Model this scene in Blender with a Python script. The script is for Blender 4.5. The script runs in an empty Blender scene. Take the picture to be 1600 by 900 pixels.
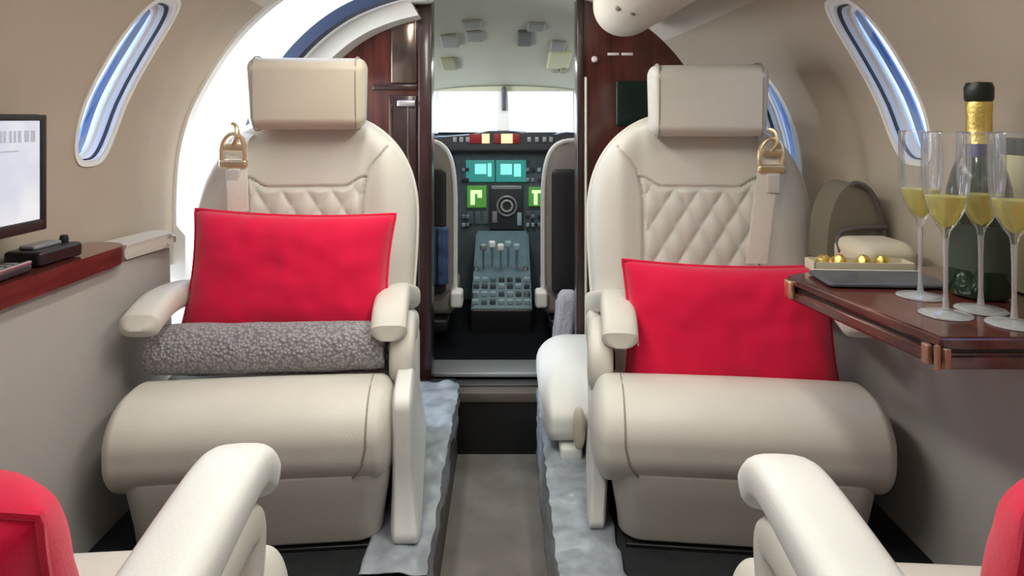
import bpy, bmesh, math, random
from mathutils import Vector, Matrix, Euler, noise
random.seed(7)
PI = math.pi
scn = bpy.context.scene
COL = scn.collection
# ------------------------------------------------------------------ camera
F = 1060.0                     # focal length in pixels of the 1600 px wide frame
cam = bpy.data.cameras.new('camera'); camo = bpy.data.objects.new('camera', cam); COL.objects.link(camo)
camo.location = (0, 0, 1.0); camo.rotation_euler = (PI/2, 0, 0)
cam.sensor_width = 36; cam.lens = 36*F/1600
cam.shift_x = 10/1600; cam.shift_y = -265/1600
cam.clip_start = .02
scn.camera = camo
# ------------------------------------------------------------------ colour management and world
vs = scn.view_settings
vs.view_transform = 'Standard'; vs.look = 'None'; vs.gamma = 1; vs.use_curve_mapping = False
vs.exposure = 0.22
w = bpy.data.worlds.new('world'); scn.world = w; w.use_nodes = True
nt = w.node_tree; nt.nodes.clear()
tc = nt.nodes.new('ShaderNodeTexCoord'); sp = nt.nodes.new('ShaderNodeSeparateXYZ')
rp = nt.nodes.new('ShaderNodeValToRGB'); bg = nt.nodes.new('ShaderNodeBackground'); wo = nt.nodes.new('ShaderNodeOutputWorld')
mr = nt.nodes.new('ShaderNodeMapRange'); mr.inputs[1].default_value = -1; mr.inputs[2].default_value = 1
nt.links.new(tc.outputs['Generated'], sp.inputs[0]); nt.links.new(sp.outputs['Z'], mr.inputs[0])
nt.links.new(mr.outputs[0], rp.inputs[0]); nt.links.new(rp.outputs[0], bg.inputs[0]); nt.links.new(bg.outputs[0], wo.inputs[0])
e = rp.color_ramp.elements
e[0].position = 0.0; e[0].color = (.62, .66, .7, 1)
e[1].position = 1.0; e[1].color = (.30, .48, .95, 1)
for p_, c_ in ((.47, (.8, .84, .88, 1)), (.5, (.92, .96, 1, 1)), (.62, (.62, .78, 1, 1))):
    x = rp.color_ramp.elements.new(p_); x.color = c_
bg.inputs[1].default_value = 3.0
# ------------------------------------------------------------------ lamps: unseen lights added in cabin and cockpit, daylight at the entry door
def area(name, loc, size, power, col, rot=(0, 0, 0)):
    l = bpy.data.lights.new(name, 'AREA'); l.shape = 'RECTANGLE'; l.size, l.size_y = size; l.energy = power; l.color = col
    o = bpy.data.objects.new(name, l); COL.objects.link(o); o.location = loc; o.rotation_euler = rot; return o
for sx_ in (-1, 1): area('unseen_cabin_light', (sx_*.27, 1.02, 1.425), (.10, .85), 5.6, (1, .965, .87), (0, sx_*.35, 0))  # unseen overhead strips, paired and angled inward to widen the light
area('unseen_cabin_light', (0, -.6, 1.43), (.9, 1.1), 2.6, (1, .965, .88))  # added broad fill behind the camera, no fixture there
area('unseen_entry_light', (0, 1.8, 1.355), (.2, .2), 1.2, (1, .965, .88))  # unseen area light, no fixture over the entry
area('added_cockpit_light', (0, 2.6, 1.22), (.25, .2), 2.2, (.95, 1, .93))  # added to brighten the cockpit, no dome lamp there
area('daylight_at_entry_door', (-1.25, 1.88, 1.0), (.5, 1.0), 34, (.93, .97, 1), (0, -PI/2, 0))

# ------------------------------------------------------------------ materials
def mat(name, col, rough=.5, metal=0, noise_amt=0, noise_scale=20, bump=0, bump_scale=200, spec=.5, coat=0, sheen=0, emit=None, trans=0, ior=1.45, col2=None, stretch=None, coat_rough=.1):
    m = bpy.data.materials.new(name); m.use_nodes = True; n = m.node_tree; b = n.nodes['Principled BSDF']
    b.inputs['Base Color'].default_value = (*col, 1); b.inputs['Roughness'].default_value = rough; b.inputs['Metallic'].default_value = metal
    b.inputs['Specular IOR Level'].default_value = spec; b.inputs['Coat Weight'].default_value = coat; b.inputs['Coat Roughness'].default_value = coat_rough
    b.inputs['Sheen Weight'].default_value = sheen; b.inputs['Transmission Weight'].default_value = trans; b.inputs['IOR'].default_value = ior
    if emit: b.inputs['Emission Color'].default_value = (*emit[:3], 1); b.inputs['Emission Strength'].default_value = emit[3]
    t = n.nodes.new('ShaderNodeTexCoord'); src = t.outputs['Object']
    if stretch:
        mp = n.nodes.new('ShaderNodeMapping'); mp.inputs['Scale'].default_value = stretch; n.links.new(src, mp.inputs[0]); src = mp.outputs[0]
    if noise_amt or col2:
        z = n.nodes.new('ShaderNodeTexNoise'); z.inputs['Scale'].default_value = noise_scale; z.inputs['Detail'].default_value = 5
        n.links.new(src, z.inputs['Vector'])
        r = n.nodes.new('ShaderNodeValToRGB'); c2 = col2 or tuple(c*(1-noise_amt) for c in col)
        r.color_ramp.elements[0].position = .35; r.color_ramp.elements[1].position = .65
        r.color_ramp.elements[0].color = (*c2, 1); r.color_ramp.elements[1].color = (*col, 1)
        n.links.new(z.outputs['Fac'], r.inputs[0]); n.links.new(r.outputs[0], b.inputs['Base Color'])
    if bump:
        z = n.nodes.new('ShaderNodeTexNoise'); z.inputs['Scale'].default_value = bump_scale; z.inputs['Detail'].default_value = 3
        n.links.new(src, z.inputs['Vector']); q = n.nodes.new('ShaderNodeBump'); q.inputs['Strength'].default_value = bump; q.inputs['Distance'].default_value = .004
        n.links.new(z.outputs['Fac'], q.inputs['Height']); n.links.new(q.outputs[0], b.inputs['Normal'])
    return m
M = {}
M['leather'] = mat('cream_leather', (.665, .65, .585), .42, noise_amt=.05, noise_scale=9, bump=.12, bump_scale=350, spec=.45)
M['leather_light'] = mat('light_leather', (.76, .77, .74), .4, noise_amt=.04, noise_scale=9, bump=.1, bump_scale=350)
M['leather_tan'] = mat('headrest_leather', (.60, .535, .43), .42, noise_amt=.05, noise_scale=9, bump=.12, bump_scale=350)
M['base'] = mat('shaded_base_leather', (.50, .485, .43), .5, noise_amt=.05, noise_scale=9, bump=.12, bump_scale=350)  # seat leather darkened to stand for shade under the thigh roll
M['seam'] = mat('leather_seam', (.33, .29, .23), .6)
M['piping'] = mat('leather_piping', (.72, .67, .60), .45)
M['wall'] = mat('wall_headliner', (.47, .405, .32), .65, noise_amt=.05, noise_scale=6, bump=.05, bump_scale=500)
M['lower'] = mat('lower_side_panel', (.43, .415, .39), .55, noise_amt=.05, noise_scale=5, bump=.06, bump_scale=400)
M['ceiling'] = mat('ceiling_headliner', (.60, .56, .48), .6, bump=.05, bump_scale=400)
M['ledge'] = mat('ledge_vinyl', (.60, .575, .52), .45)
M['wood'] = mat('mahogany', (.105, .020, .014), .22, col2=(.045, .010, .008), noise_scale=7, stretch=(6, 6, .6), coat=.6)
M['woody'] = mat('table_mahogany', (.15, .035, .025), .22, col2=(.06, .014, .011), noise_scale=7, stretch=(6, .7, 6), coat=.7)
M['wood_dark'] = mat('dark_mahogany', (.035, .010, .008), .3, col2=(.018, .006, .005), noise_scale=7, stretch=(6, 6, .6), coat=.4)
M['brass'] = mat('brass', (.82, .66, .42), .34, 1)
M['hinge'] = mat('worn_hinge', (.42, .28, .20), .4, .8)
M['gold'] = mat('gold_foil', (.88, .66, .2), .35, 1, bump=.3, bump_scale=150)
M['white'] = mat('white_plastic', (.82, .82, .80), .35)
M['shade_frame'] = mat('window_lining', (.74, .75, .76), .4)
M['blue'] = mat('blue_window_shade', (.26, .37, .60), .3)
M['navy'] = mat('navy_seal', (.012, .022, .05), .4)
M['black'] = mat('black_plastic', (.012, .012, .013), .35)
M['char'] = mat('charcoal_plastic', (.03, .03, .034), .4)
M['grey'] = mat('grey_metal', (.25, .26, .27), .4, .3)
M['steel'] = mat('brushed_steel', (.55, .55, .56), .3, .9)
M['red'] = mat('red_pillow_fabric', (.71, .004, .052), .75, noise_amt=.10, noise_scale=14, bump=.2, bump_scale=420, spec=.2, sheen=.25)
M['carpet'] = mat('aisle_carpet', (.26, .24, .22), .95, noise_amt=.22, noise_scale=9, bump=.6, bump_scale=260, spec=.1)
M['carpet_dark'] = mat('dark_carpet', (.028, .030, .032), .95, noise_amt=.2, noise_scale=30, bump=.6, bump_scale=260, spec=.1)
M['film'] = mat('plastic_film', (.34, .38, .43), .38, noise_amt=.35, noise_scale=24, bump=.35, bump_scale=38, coat=.1, spec=.3)
M['cockpit_mat'] = mat('cockpit_mat', (.007, .008, .010), .9, spec=.05)
M['riser'] = mat('aisle_riser_trim', (.10, .085, .07), .5)
M['webbing'] = mat('belt_webbing', (.72, .67, .58), .6, bump=.3, bump_scale=300)
M['cock_ceiling'] = mat('cockpit_headliner', (.60, .60, .47), .6, noise_amt=.04, noise_scale=8)
M['panel'] = mat('instrument_panel', (.09, .12, .135), .45, noise_amt=.2, noise_scale=14)
M['pedestal'] = mat('pedestal_grey', (.13, .20, .23), .4, noise_amt=.15, noise_scale=20)
M['key'] = mat('key_grey', (.32, .42, .46), .4)
M['teal'] = mat('teal_display', (.02, .1, .1), .3, emit=(.03, .22, .19, .8))
M['teal_bright'] = mat('teal_digits', (.1, .3, .3), .3, emit=(.22, .75, .66, .95))
M['green'] = mat('green_display', (.02, .1, .02), .3, emit=(.08, .26, .04, .7))
M['green_bright'] = mat('green_digits', (.2, .4, .1), .3, emit=(.60, .95, .45, 1))
M['amber'] = mat('amber_annunciator', (.5, .25, .1), .4, emit=(1, .62, .40, .9))
M['redlamp'] = mat('red_annunciator', (.12, .008, .008), .4, emit=(.3, .01, .01, .2))
M['blue_cloth'] = mat('blue_cloth', (.06, .12, .24), .8, bump=.2, bump_scale=200)
M['sheep'] = mat('white_fleece', (.62, .62, .72), .95, bump=1, bump_scale=120)
M['seatgrey'] = mat('cockpit_seat_grey', (.30, .27, .24), .55)
M['bottle'] = mat('bottle_glass', (.008, .03, .010), .08, spec=.7, coat=.5)
M['label'] = mat('bottle_label', (.05, .07, .05), .5)
M['foilblack'] = mat('black_foil', (.012, .016, .014), .35)
M['foilnavy'] = mat('navy_foil', (.03, .03, .09), .35, .5)
M['cream_card'] = mat('pale_yellow_card', (.74, .72, .42), .5)
M['choc_white'] = mat('cream_paper_tray', (.62, .56, .42), .5)
M['slate'] = mat('slate_grey', (.085, .09, .11), .35, noise_amt=.3, noise_scale=40)
M['taupe'] = mat('taupe_panel', (.17, .155, .11), .5)
M['mirror'] = mat('smoked_mirror', (.16, .12, .10), .15, .8)
M['screen_dark'] = mat('dark_screen', (.006, .016, .012), .2)
M['exit'] = mat('label_white', (.7, .62, .62), .5)
def glassmat(name, col, alpha, dif=0.0, dcol=(.9, .93, .95), k=1.0):
    m = bpy.data.materials.new(name); m.use_nodes = True; n = m.node_tree; n.nodes.clear()
    o = n.nodes.new('ShaderNodeOutputMaterial'); df = n.nodes.new('ShaderNodeBsdfDiffuse'); df.inputs[0].default_value = (*dcol, 1); x2 = n.nodes.new('ShaderNodeMixShader'); x2.inputs[0].default_value = dif; t = n.nodes.new('ShaderNodeBsdfTransparent'); g = n.nodes.new('ShaderNodeBsdfGlossy'); x = n.nodes.new('ShaderNodeMixShader')
    fr = n.nodes.new('ShaderNodeFresnel'); fr.inputs[0].default_value = 1.45
    mm = n.nodes.new('ShaderNodeMath'); mm.operation = 'MULTIPLY_ADD'; mm.inputs[1].default_value = k; mm.inputs[2].default_value = alpha
    t.inputs[0].default_value = (*col, 1); g.inputs['Roughness'].default_value = .03
    n.links.new(fr.outputs[0], mm.inputs[0]); n.links.new(mm.outputs[0], x.inputs[0]); n.links.new(t.outputs[0], x.inputs[1]); n.links.new(g.outputs[0], x.inputs[2]); n.links.new(x.outputs[0], x2.inputs[1]); n.links.new(df.outputs[0], x2.inputs[2]); n.links.new(x2.outputs[0], o.inputs[0])
    return m
M['glass'] = glassmat('flute_glass', (.99, .995, 1), .02, .05, k=.7)
M['glass_foot'] = glassmat('sparkle_foot_glass', (.97, .98, .99), .12, .22, k=1)  # white diffuse mixed in for the sparkle on foot and stem
M['wine'] = glassmat('champagne', (.97, .93, .38), .03, .38, (.96, .92, .34), k=.6)
M['pane'] = glassmat('window_glass', (.95, .98, 1), .02, k=.25)
M['pane_blue'] = glassmat('tinted_window_glass', (.62, .76, 1), .01, k=.2)
# screen with a pale document on it
def screenmat():
    m = bpy.data.materials.new('monitor_screen'); m.use_nodes = True; n = m.node_tree; b = n.nodes['Principled BSDF']
    t = n.nodes.new('ShaderNodeTexCoord'); z = n.nodes.new('ShaderNodeTexNoise'); z.inputs['Scale'].default_value = 9
    n.links.new(t.outputs['Object'], z.inputs[0]); r = n.nodes.new('ShaderNodeValToRGB')
    r.color_ramp.elements[0].color = (.56, .58, .66, 1); r.color_ramp.elements[1].color = (.72, .72, .74, 1)
    r.color_ramp.elements[0].position = .4; r.color_ramp.elements[1].position = .6
    n.links.new(z.outputs['Fac'], r.inputs[0]); n.links.new(r.outputs[0], b.inputs['Emission Color']); b.inputs['Emission Strength'].default_value = .95
    b.inputs['Base Color'].default_value = (.05, .05, .05, 1); b.inputs['Roughness'].default_value = .25
    return m
M['screen'] = screenmat()
M['ink'] = mat('screen_text', (.1, .1, .1), .5, emit=(.36, .37, .42, .9))
def quiltknit():
    m = bpy.data.materials.new('grey_knit'); m.use_nodes = True; n = m.node_tree; b = n.nodes['Principled BSDF']
    b.inputs['Roughness'].default_value = .9; b.inputs['Sheen Weight'].default_value = .3
    t = n.nodes.new('ShaderNodeTexCoord'); v = n.nodes.new('ShaderNodeTexVoronoi'); v.inputs['Scale'].default_value = 150
    mp = n.nodes.new('ShaderNodeMapping'); mp.inputs['Rotation'].default_value = (0.5, .6, .7); n.links.new(t.outputs['Object'], mp.inputs[0]); n.links.new(mp.outputs[0], v.inputs[0])
    r = n.nodes.new('ShaderNodeValToRGB'); r.color_ramp.elements[0].color = (.46, .46, .49, 1); r.color_ramp.elements[1].color = (.20, .19, .205, 1)
    r.color_ramp.elements[0].position = .1; r.color_ramp.elements[1].position = .75
    n.links.new(v.outputs['Distance'], r.inputs[0]); n.links.new(r.outputs[0], b.inputs['Base Color'])
    q = n.nodes.new('ShaderNodeBump'); q.invert = True; q.inputs['Strength'].default_value = .9; q.inputs['Distance'].default_value = .006
    n.links.new(v.outputs['Distance'], q.inputs['Height']); n.links.new(q.outputs[0], b.inputs['Normal'])
    return m
M['knit'] = quiltknit()

# ------------------------------------------------------------------ mesh helpers
def build(name, bm, m, parent=None, smooth=40, loc=None, rot=None):
    me = bpy.data.meshes.new(name); bmesh.ops.recalc_face_normals(bm, faces=bm.faces[:]); bm.to_mesh(me); bm.free()
    mats = m if isinstance(m, (list, tuple)) else [m]
    for k in mats: me.materials.append(M[k])
    if smooth:
        me.polygons.foreach_set('use_smooth', [True]*len(me.polygons)); me.set_sharp_from_angle(angle=math.radians(smooth))
    o = bpy.data.objects.new(name, me); COL.objects.link(o); o.parent = parent
    if loc: o.location = loc
    if rot: o.rotation_euler = rot
    return o
def thing(name, label, cat, loc=(0, 0, 0), rz=0, group=None):
    o = bpy.data.objects.new(name, None); COL.objects.link(o); o.empty_display_size = .1
    o.location = loc; o.rotation_euler = (0, 0, rz); return tag(o, label, cat, group)
def tag(o, label, cat, group=None, kind=None):
    o['label'] = label; o['category'] = cat
    if group: o['group'] = group
    if kind: o['kind'] = kind
    return o
def struct(name, bm, m, smooth=40, label=None):
    o = build(name, bm, m, None, smooth); o['kind'] = 'structure'
    if label: o['label'] = label
    return o
def NB(): return bmesh.new()
def box(bm, x0, x1, y0, y1, z0, z1, bev=0, mi=0, mx=None):
    r = bmesh.ops.create_cube(bm, size=1); vs_ = r['verts']
    for v in vs_: v.co = Vector((x0+(v.co.x+.5)*(x1-x0), y0+(v.co.y+.5)*(y1-y0), z0+(v.co.z+.5)*(z1-z0)))
    fs = list({f for v in vs_ for f in v.link_faces})
    if bev:
        es = list({e_ for v in vs_ for e_ in v.link_edges})
        rr = bmesh.ops.bevel(bm, geom=es, offset=bev, segments=3, affect='EDGES', profile=.5)
        vs_ = list({v for f in rr['faces'] for v in f.verts} | {v for v in vs_ if v.is_valid}); fs = list({f for v in vs_ for f in v.link_faces})
    for f in fs: f.material_index = mi
    if mx is not None:
        for v in {v for f in fs for v in f.verts}: v.co = mx @ v.co
    return bm
def rbox(bm, h, r, c=(0, 0, 0), mx=None, nc=7, ni=3, mi=0, fn=None):
    """rounded box: half sizes h, corner radii r per axis; fn(p) may warp points"""
    h = Vector(h); r = Vector([min(a, b) for a, b in zip(r if hasattr(r, '__len__') else (r,)*3, h)])
    def axis(i):
        a = []
        for k in range(nc+1): a.append((-1, -math.tan((1-k/nc)*PI/4)))
        inner = h[i]-r[i]
        pts = [-inner + t*r[i] for _, t in a]
        for k in range(1, ni+1): pts.append(-inner + 2*inner*k/(ni+1))
        pts += [-p for p in reversed([-inner + t*r[i] for _, t in a])]
        out = []
        for p in pts:
            if not out or p-out[-1] > 1e-6: out.append(p)
        return out
    ax = [axis(i) for i in range(3)]; cache = {}; C_ = Vector(c)
    def V(p):
        inn = Vector([max(-(h[i]-r[i]), min(h[i]-r[i], p[i])) for i in range(3)])
        d = Vector([(p[i]-inn[i])/r[i] if r[i] > 1e-9 else 0 for i in range(3)])
        if d.length > 1e-9: d.normalize()
        q = inn+Vector([d[i]*r[i] for i in range(3)])
        if fn: q = Vector(fn(q))
        q = q+C_
        if mx is not None: q = mx @ q
        key = tuple(round(t, 6) for t in q)
        if key not in cache: cache[key] = bm.verts.new(q)
        return cache[key]
    for i in range(3):
        j, k = (i+1) % 3, (i+2) % 3
        for s in (-1, 1):
            g = []
            for a in ax[j]:
                row = []
                for b in ax[k]:
                    p = [0, 0, 0]; p[i] = s*h[i]; p[j] = a; p[k] = b; row.append(V(p))
                g.append(row)
            for a in range(len(g)-1):
                for b in range(len(g[0])-1):
                    q = [g[a][b], g[a+1][b], g[a+1][b+1], g[a][b+1]]
                    q2 = []
                    for v in q:
                        if v not in q2: q2.append(v)
                    if len(q2) > 2:
                        try: f = bm.faces.new(q2); f.material_index = mi
                        except ValueError: pass
    return bm
def tube(bm, pts, r, n=8, closed=False, mi=0, flat=1.0):
    pts = [Vector(p) for p in pts]; rings = []; N = len(pts); rs = r if hasattr(r, '__len__') else [r]*N
    up = None
    for i, p in enumerate(pts):
        t = (pts[(i+1) % N]-pts[i-1]) if closed else (pts[min(i+1, N-1)]-pts[max(i-1, 0)])
        t.normalize()
        if up is None: up = t.orthogonal().normalized()
        up = (up-t*up.dot(t)); up = up.normalized() if up.length > 1e-6 else t.orthogonal().normalized()
        s = t.cross(up)
        rings.append([bm.verts.new(p+(up*math.cos(2*PI*k/n)+s*math.sin(2*PI*k/n)*flat)*rs[i]) for k in range(n)])
    for i in range(N if closed else N-1):
        a, b = rings[i], rings[(i+1) % N]
        for k in range(n):
            f = bm.faces.new([a[k], a[(k+1) % n], b[(k+1) % n], b[k]]); f.material_index = mi
    if not closed:
        for q in (rings[0], rings[-1]):
            try: bm.faces.new(q).material_index = mi
            except ValueError: pass
    return bm
def sweep(bm, path, wid, hei, ex=2.6, n=24, mi=0, caps=True, side=Vector((1, 0, 0))):
    """super-elliptic section swept along a path; width lies along `side`"""
    path = [Vector(p) for p in path]; N = len(path)
    P_, W_, H_ = [], [], []
    def tan(i): return (path[min(i+1, N-1)]-path[max(i-1, 0)]).normalized()
    if caps:
        for k in range(5):
            a = k/5*PI/2; P_.append(path[0]-tan(0)*hei[0]*.5*(1-math.sin(a))*.9); f = max(.02, math.sin(a)); W_.append(wid[0]*(1-(1-f)*.5 if k else .3)); H_.append(hei[0]*f if k else hei[0]*.05)
    for i in range(N): P_.append(path[i]); W_.append(wid[i]); H_.append(hei[i])
    if caps:
        for k in range(4, -1, -1):
            a = k/5*PI/2; P_.append(path[-1]+tan(N-1)*hei[-1]*.5*(1-math.sin(a))*.9); f = max(.02, math.sin(a)); W_.append(wid[-1]*(1-(1-f)*.5 if k else .3)); H_.append(hei[-1]*f if k else hei[-1]*.05)
    rings = []; K = len(P_)
    for i in range(K):
        t = (P_[min(i+1, K-1)]-P_[max(i-1, 0)]).normalized(); u = side.cross(t).normalized(); s = side
        ring = []
        for k in range(n):
            a = 2*PI*k/n; c, d = math.cos(a), math.sin(a)
            ring.append(bm.verts.new(P_[i]+s*(math.copysign(abs(c)**(2/ex), c)*W_[i]/2)+u*(math.copysign(abs(d)**(2/ex), d)*H_[i]/2)))
        rings.append(ring)
    for i in range(K-1):
        for k in range(n): bm.faces.new([rings[i][k], rings[i][(k+1) % n], rings[i+1][(k+1) % n], rings[i+1][k]]).material_index = mi
    bm.faces.new(rings[0]); bm.faces.new(rings[-1]); return bm
def lathe(bm, prof, n=32, c=(0, 0, 0), mi=0, mx=None):
    rings = []
    for r, z in prof:
        if r < 1e-6:
            p = Vector((c[0], c[1], c[2]+z)); rings.append([bm.verts.new(mx @ p if mx is not None else p)])
        else:
            rr = []
            for k in range(n):
                p = Vector((c[0]+r*math.cos(2*PI*k/n), c[1]+r*math.sin(2*PI*k/n), c[2]+z)); rr.append(bm.verts.new(mx @ p if mx is not None else p))
            rings.append(rr)
    for a, b in zip(rings[:-1], rings[1:]):
        for k in range(n):
            k2 = (k+1) % n
            if len(a) == 1 and len(b) == 1: continue
            if len(a) == 1: f = bm.faces.new([a[0], b[k2], b[k]])
            elif len(b) == 1: f = bm.faces.new([a[k], a[k2], b[0]])
            else: f = bm.faces.new([a[k], a[k2], b[k2], b[k]])
            f.material_index = mi
    return bm
def prism(bm, poly, y0, y1, mi=0, axis='y'):
    """polygon (a,b) extruded; axis y: a=x b=z; axis x: a=y b=z; axis z: a=x b=y"""
    def P(a, b, t): return {'y': (a, t, b), 'x': (t, a, b), 'z': (a, b, t)}[axis]
    A = [bm.verts.new(P(a, b, y0)) for a, b in poly]; B = [bm.verts.new(P(a, b, y1)) for a, b in poly]; n = len(poly)
    for k in range(n): bm.faces.new([A[k], A[(k+1) % n], B[(k+1) % n], B[k]]).material_index = mi
    bm.faces.new(A).material_index = mi; bm.faces.new(B).material_index = mi; return bm
def spline(ctrl, n=8):
    c = [Vector(p) for p in ctrl]; out = []
    for i in range(len(c)-1):
        p0, p1, p2, p3 = c[max(i-1, 0)], c[i], c[i+1], c[min(i+2, len(c)-1)]
        for k in range(n):
            t = k/n; out.append(.5*((2*p1)+(p2-p0)*t+(2*p0-5*p1+4*p2-p3)*t*t+(3*p1-p0-3*p2+p3)*t**3))
    out.append(c[-1]); return out
def sm(a, b, x):
    t = max(0, min(1, (x-a)/(b-a))); return t*t*(3-2*t)
def RZ(a): return Matrix.Rotation(a, 4, 'Z')
def T(x, y, z): return Matrix.Translation((x, y, z))
def at(px, py, Y): return Vector(((px-790)/F*Y, Y, 1+(185-py)/F*Y))

# ================================================================== CABIN SHELL
PROF = [(.862, .64), (.862, .72), (.862, .80), (.858, .88), (.848, .95), (.825, 1.03), (.79, 1.10), (.74, 1.18), (.675, 1.26), (.58, 1.34), (.47, 1.40), (.33, 1.445), (.17, 1.465), (0, 1.47)]
ps = spline([(a, b, 0) for a, b in PROF], 5)
PR = [(p.x, p.y) for p in ps]
def taper(side, Y):
    end = .80 if side < 0 else .72
    f = 1-(1-end)*sm(1.35, 2.15, Y)*1.0
    return f
def wpt(side, s, Y):
    x, z = s
    f = taper(side, Y); x2 = x*f + .022*sm(1.53, 1.60, Y)*min(1, x/.5)
    z2 = z - max(0, z-.72)*.13*sm(1.3, 2.1, Y)
    return Vector((side*x2, Y, z2))
def profX(z):
    for (x0, z0), (x1, z1) in zip(PR[:-1], PR[1:]):
        if z0 <= z <= z1 and z1 > z0: return x0+(x1-x0)*(z-z0)/(z1-z0)
    return .862
Y0, Y1 = -1.25, 2.08
YS = [Y0+(1.3-Y0)*k/20 for k in range(20)]+[1.3+(Y1-1.3)*k/40 for k in range(41)]
NW = next(i for i, (x, z) in enumerate(PR) if z > 1.30)
def shell_bm(side, lo, hi, th=.05):
    bm = NB(); R = PR[lo:hi+1]; g = [[bm.verts.new(wpt(side, s, Y)) for s in R] for Y in YS]
    for a in range(len(g)-1):
        for b in range(len(R)-1): bm.faces.new([g[a][b], g[a+1][b], g[a+1][b+1], g[a][b+1]])
    bmesh.ops.recalc_face_normals(bm, faces=bm.faces[:])
    geo = bmesh.ops.duplicate(bm, geom=bm.faces[:])['geom']
    nv = [x for x in geo if isinstance(x, bmesh.types.BMVert)]
    ctr = Vector((0, 0, .85))
    h = [[None]*len(R) for _ in YS]
    # outer skin
    for v in nv:
        d = Vector((v.co.x, 0, (v.co.z-.85))); d.normalize(); v.co += d*th
    bedges = [e_ for e_ in bm.edges if e_.is_boundary]
    inner = [e_ for e_ in bedges if not any(v in set(nv) for v in e_.verts)] if False else None
    nvs = set(nv); bi = [e_ for e_ in bedges if e_.verts[0] not in nvs]; bo = [e_ for e_ in bedges if e_.verts[0] in nvs]
    bmesh.ops.bridge_loops(bm, edges=bi+bo)
    bmesh.ops.recalc_face_normals(bm, faces=bm.faces[:])
    return bm
def cut(o, cutters):
    for bmc in cutters:
        me = bpy.data.meshes.new('cutter'); bmesh.ops.recalc_face_normals(bmc, faces=bmc.faces[:]); bmc.to_mesh(me); bmc.free()
        c = bpy.data.objects.new('cutter', me); COL.objects.link(c)
        md = o.modifiers.new('b', 'BOOLEAN'); md.operation = 'DIFFERENCE'; md.solver = 'EXACT'; md.object = c
        dg = bpy.context.evaluated_depsgraph_get(); new = bpy.data.meshes.new_from_object(o.evaluated_get(dg))
        o.modifiers.clear(); o.data = new; bpy.data.objects.remove(c)
    o.data.polygons.foreach_set('use_smooth', [True]*len(o.data.polygons)); o.data.set_sharp_from_angle(angle=math.radians(35))
WIN = dict(z0=.905, z1=1.245)
def win_outline(Yc, side, hw=.068, z0=.905, z1=1.245, n=40, grow=0):
    """outline of a window in (Y, z), an upright super-ellipse"""
    out = []; zc, hz = (z0+z1)/2, (z1-z0)/2+grow; hy = hw+grow
    for k in range(n):
        a = 2*PI*k/n; c, d = math.cos(a), math.sin(a)
        out.append((Yc+math.copysign(abs(c)**(2/3.2), c)*hy, zc+math.copysign(abs(d)**(2/3.2), d)*hz))
    return out
def wall_at(side, Y, z):
    # surface x at (Y, z), undoing the vertical squeeze
    k = .13*sm(1.3, 2.1, Y); zz = (z-.72*k)/(1-k)
    return side*(profX(zz)*taper(side, Y)+.022*sm(1.53, 1.60, Y))
windows = [(-1, 1.390, .063), (1, 1.405, .064), (-1, .74, .068), (1, .74, .068), (-1, .05, .068), (1, .05, .068), (-1, -.7, .068), (1, -.7, .068), (1, 1.79, .045)]
def win_cutter(side, Yc, hw, z0=.905, z1=1.245):
    bm = NB(); prism(bm, win_outline(Yc, side, hw, z0, z1), side*.3, side*1.1, axis='x'); return bm
wl = struct('wall_left', shell_bm(-1, 0, NW), 'wall', label='tan curved sidewall left of the aisle')
wr = struct('wall_right', shell_bm(1, 0, NW), 'wall', label='tan curved sidewall right of the aisle')
# entry door opening on the left
def door_poly(grow=0):
    y0, y1, z0, z1 = 1.69-grow, 2.0+grow, .45-grow, 1.62+grow; return [(y0, z0), (y1, z0), (y1, z1), (y0, z1)]
bmD = NB(); prism(bmD, door_poly(), -.30, -1.1, axis='x')
cut(wl, [win_cutter(s, y, h_) for s, y, h_ in windows if s < 0]+[bmD])
cut(wr, [win_cutter(s, y, h_, *((.80, 1.13) if y > 1.6 else ())) for s, y, h_ in windows if s > 0])
bmc = NB()
for side in (-1, 1):
    R = PR[NW:]; g = [[bmc.verts.new(wpt(side, s, Y)) for s in R] for Y in YS]; g2 = [[bmc.verts.new(wpt(side, s, Y)+Vector((0, 0, .04))) for s in R] for Y in YS]
    for G in (g, g2):
        for a in range(len(G)-1):
            for b in range(len(R)-1): bmc.faces.new([G[a][b], G[a+1][b], G[a+1][b+1], G[a][b+1]])
bmesh.ops.remove_doubles(bmc, verts=bmc.verts[:], dist=.0005)
bmesh.ops.delete(bmc, geom=[f for f in bmc.faces if f.calc_center_median().x < -.30 and 1.69 < f.calc_center_median().y < 1.985], context='FACES')
ceil = struct('ceiling', bmc, 'ceiling')
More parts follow.
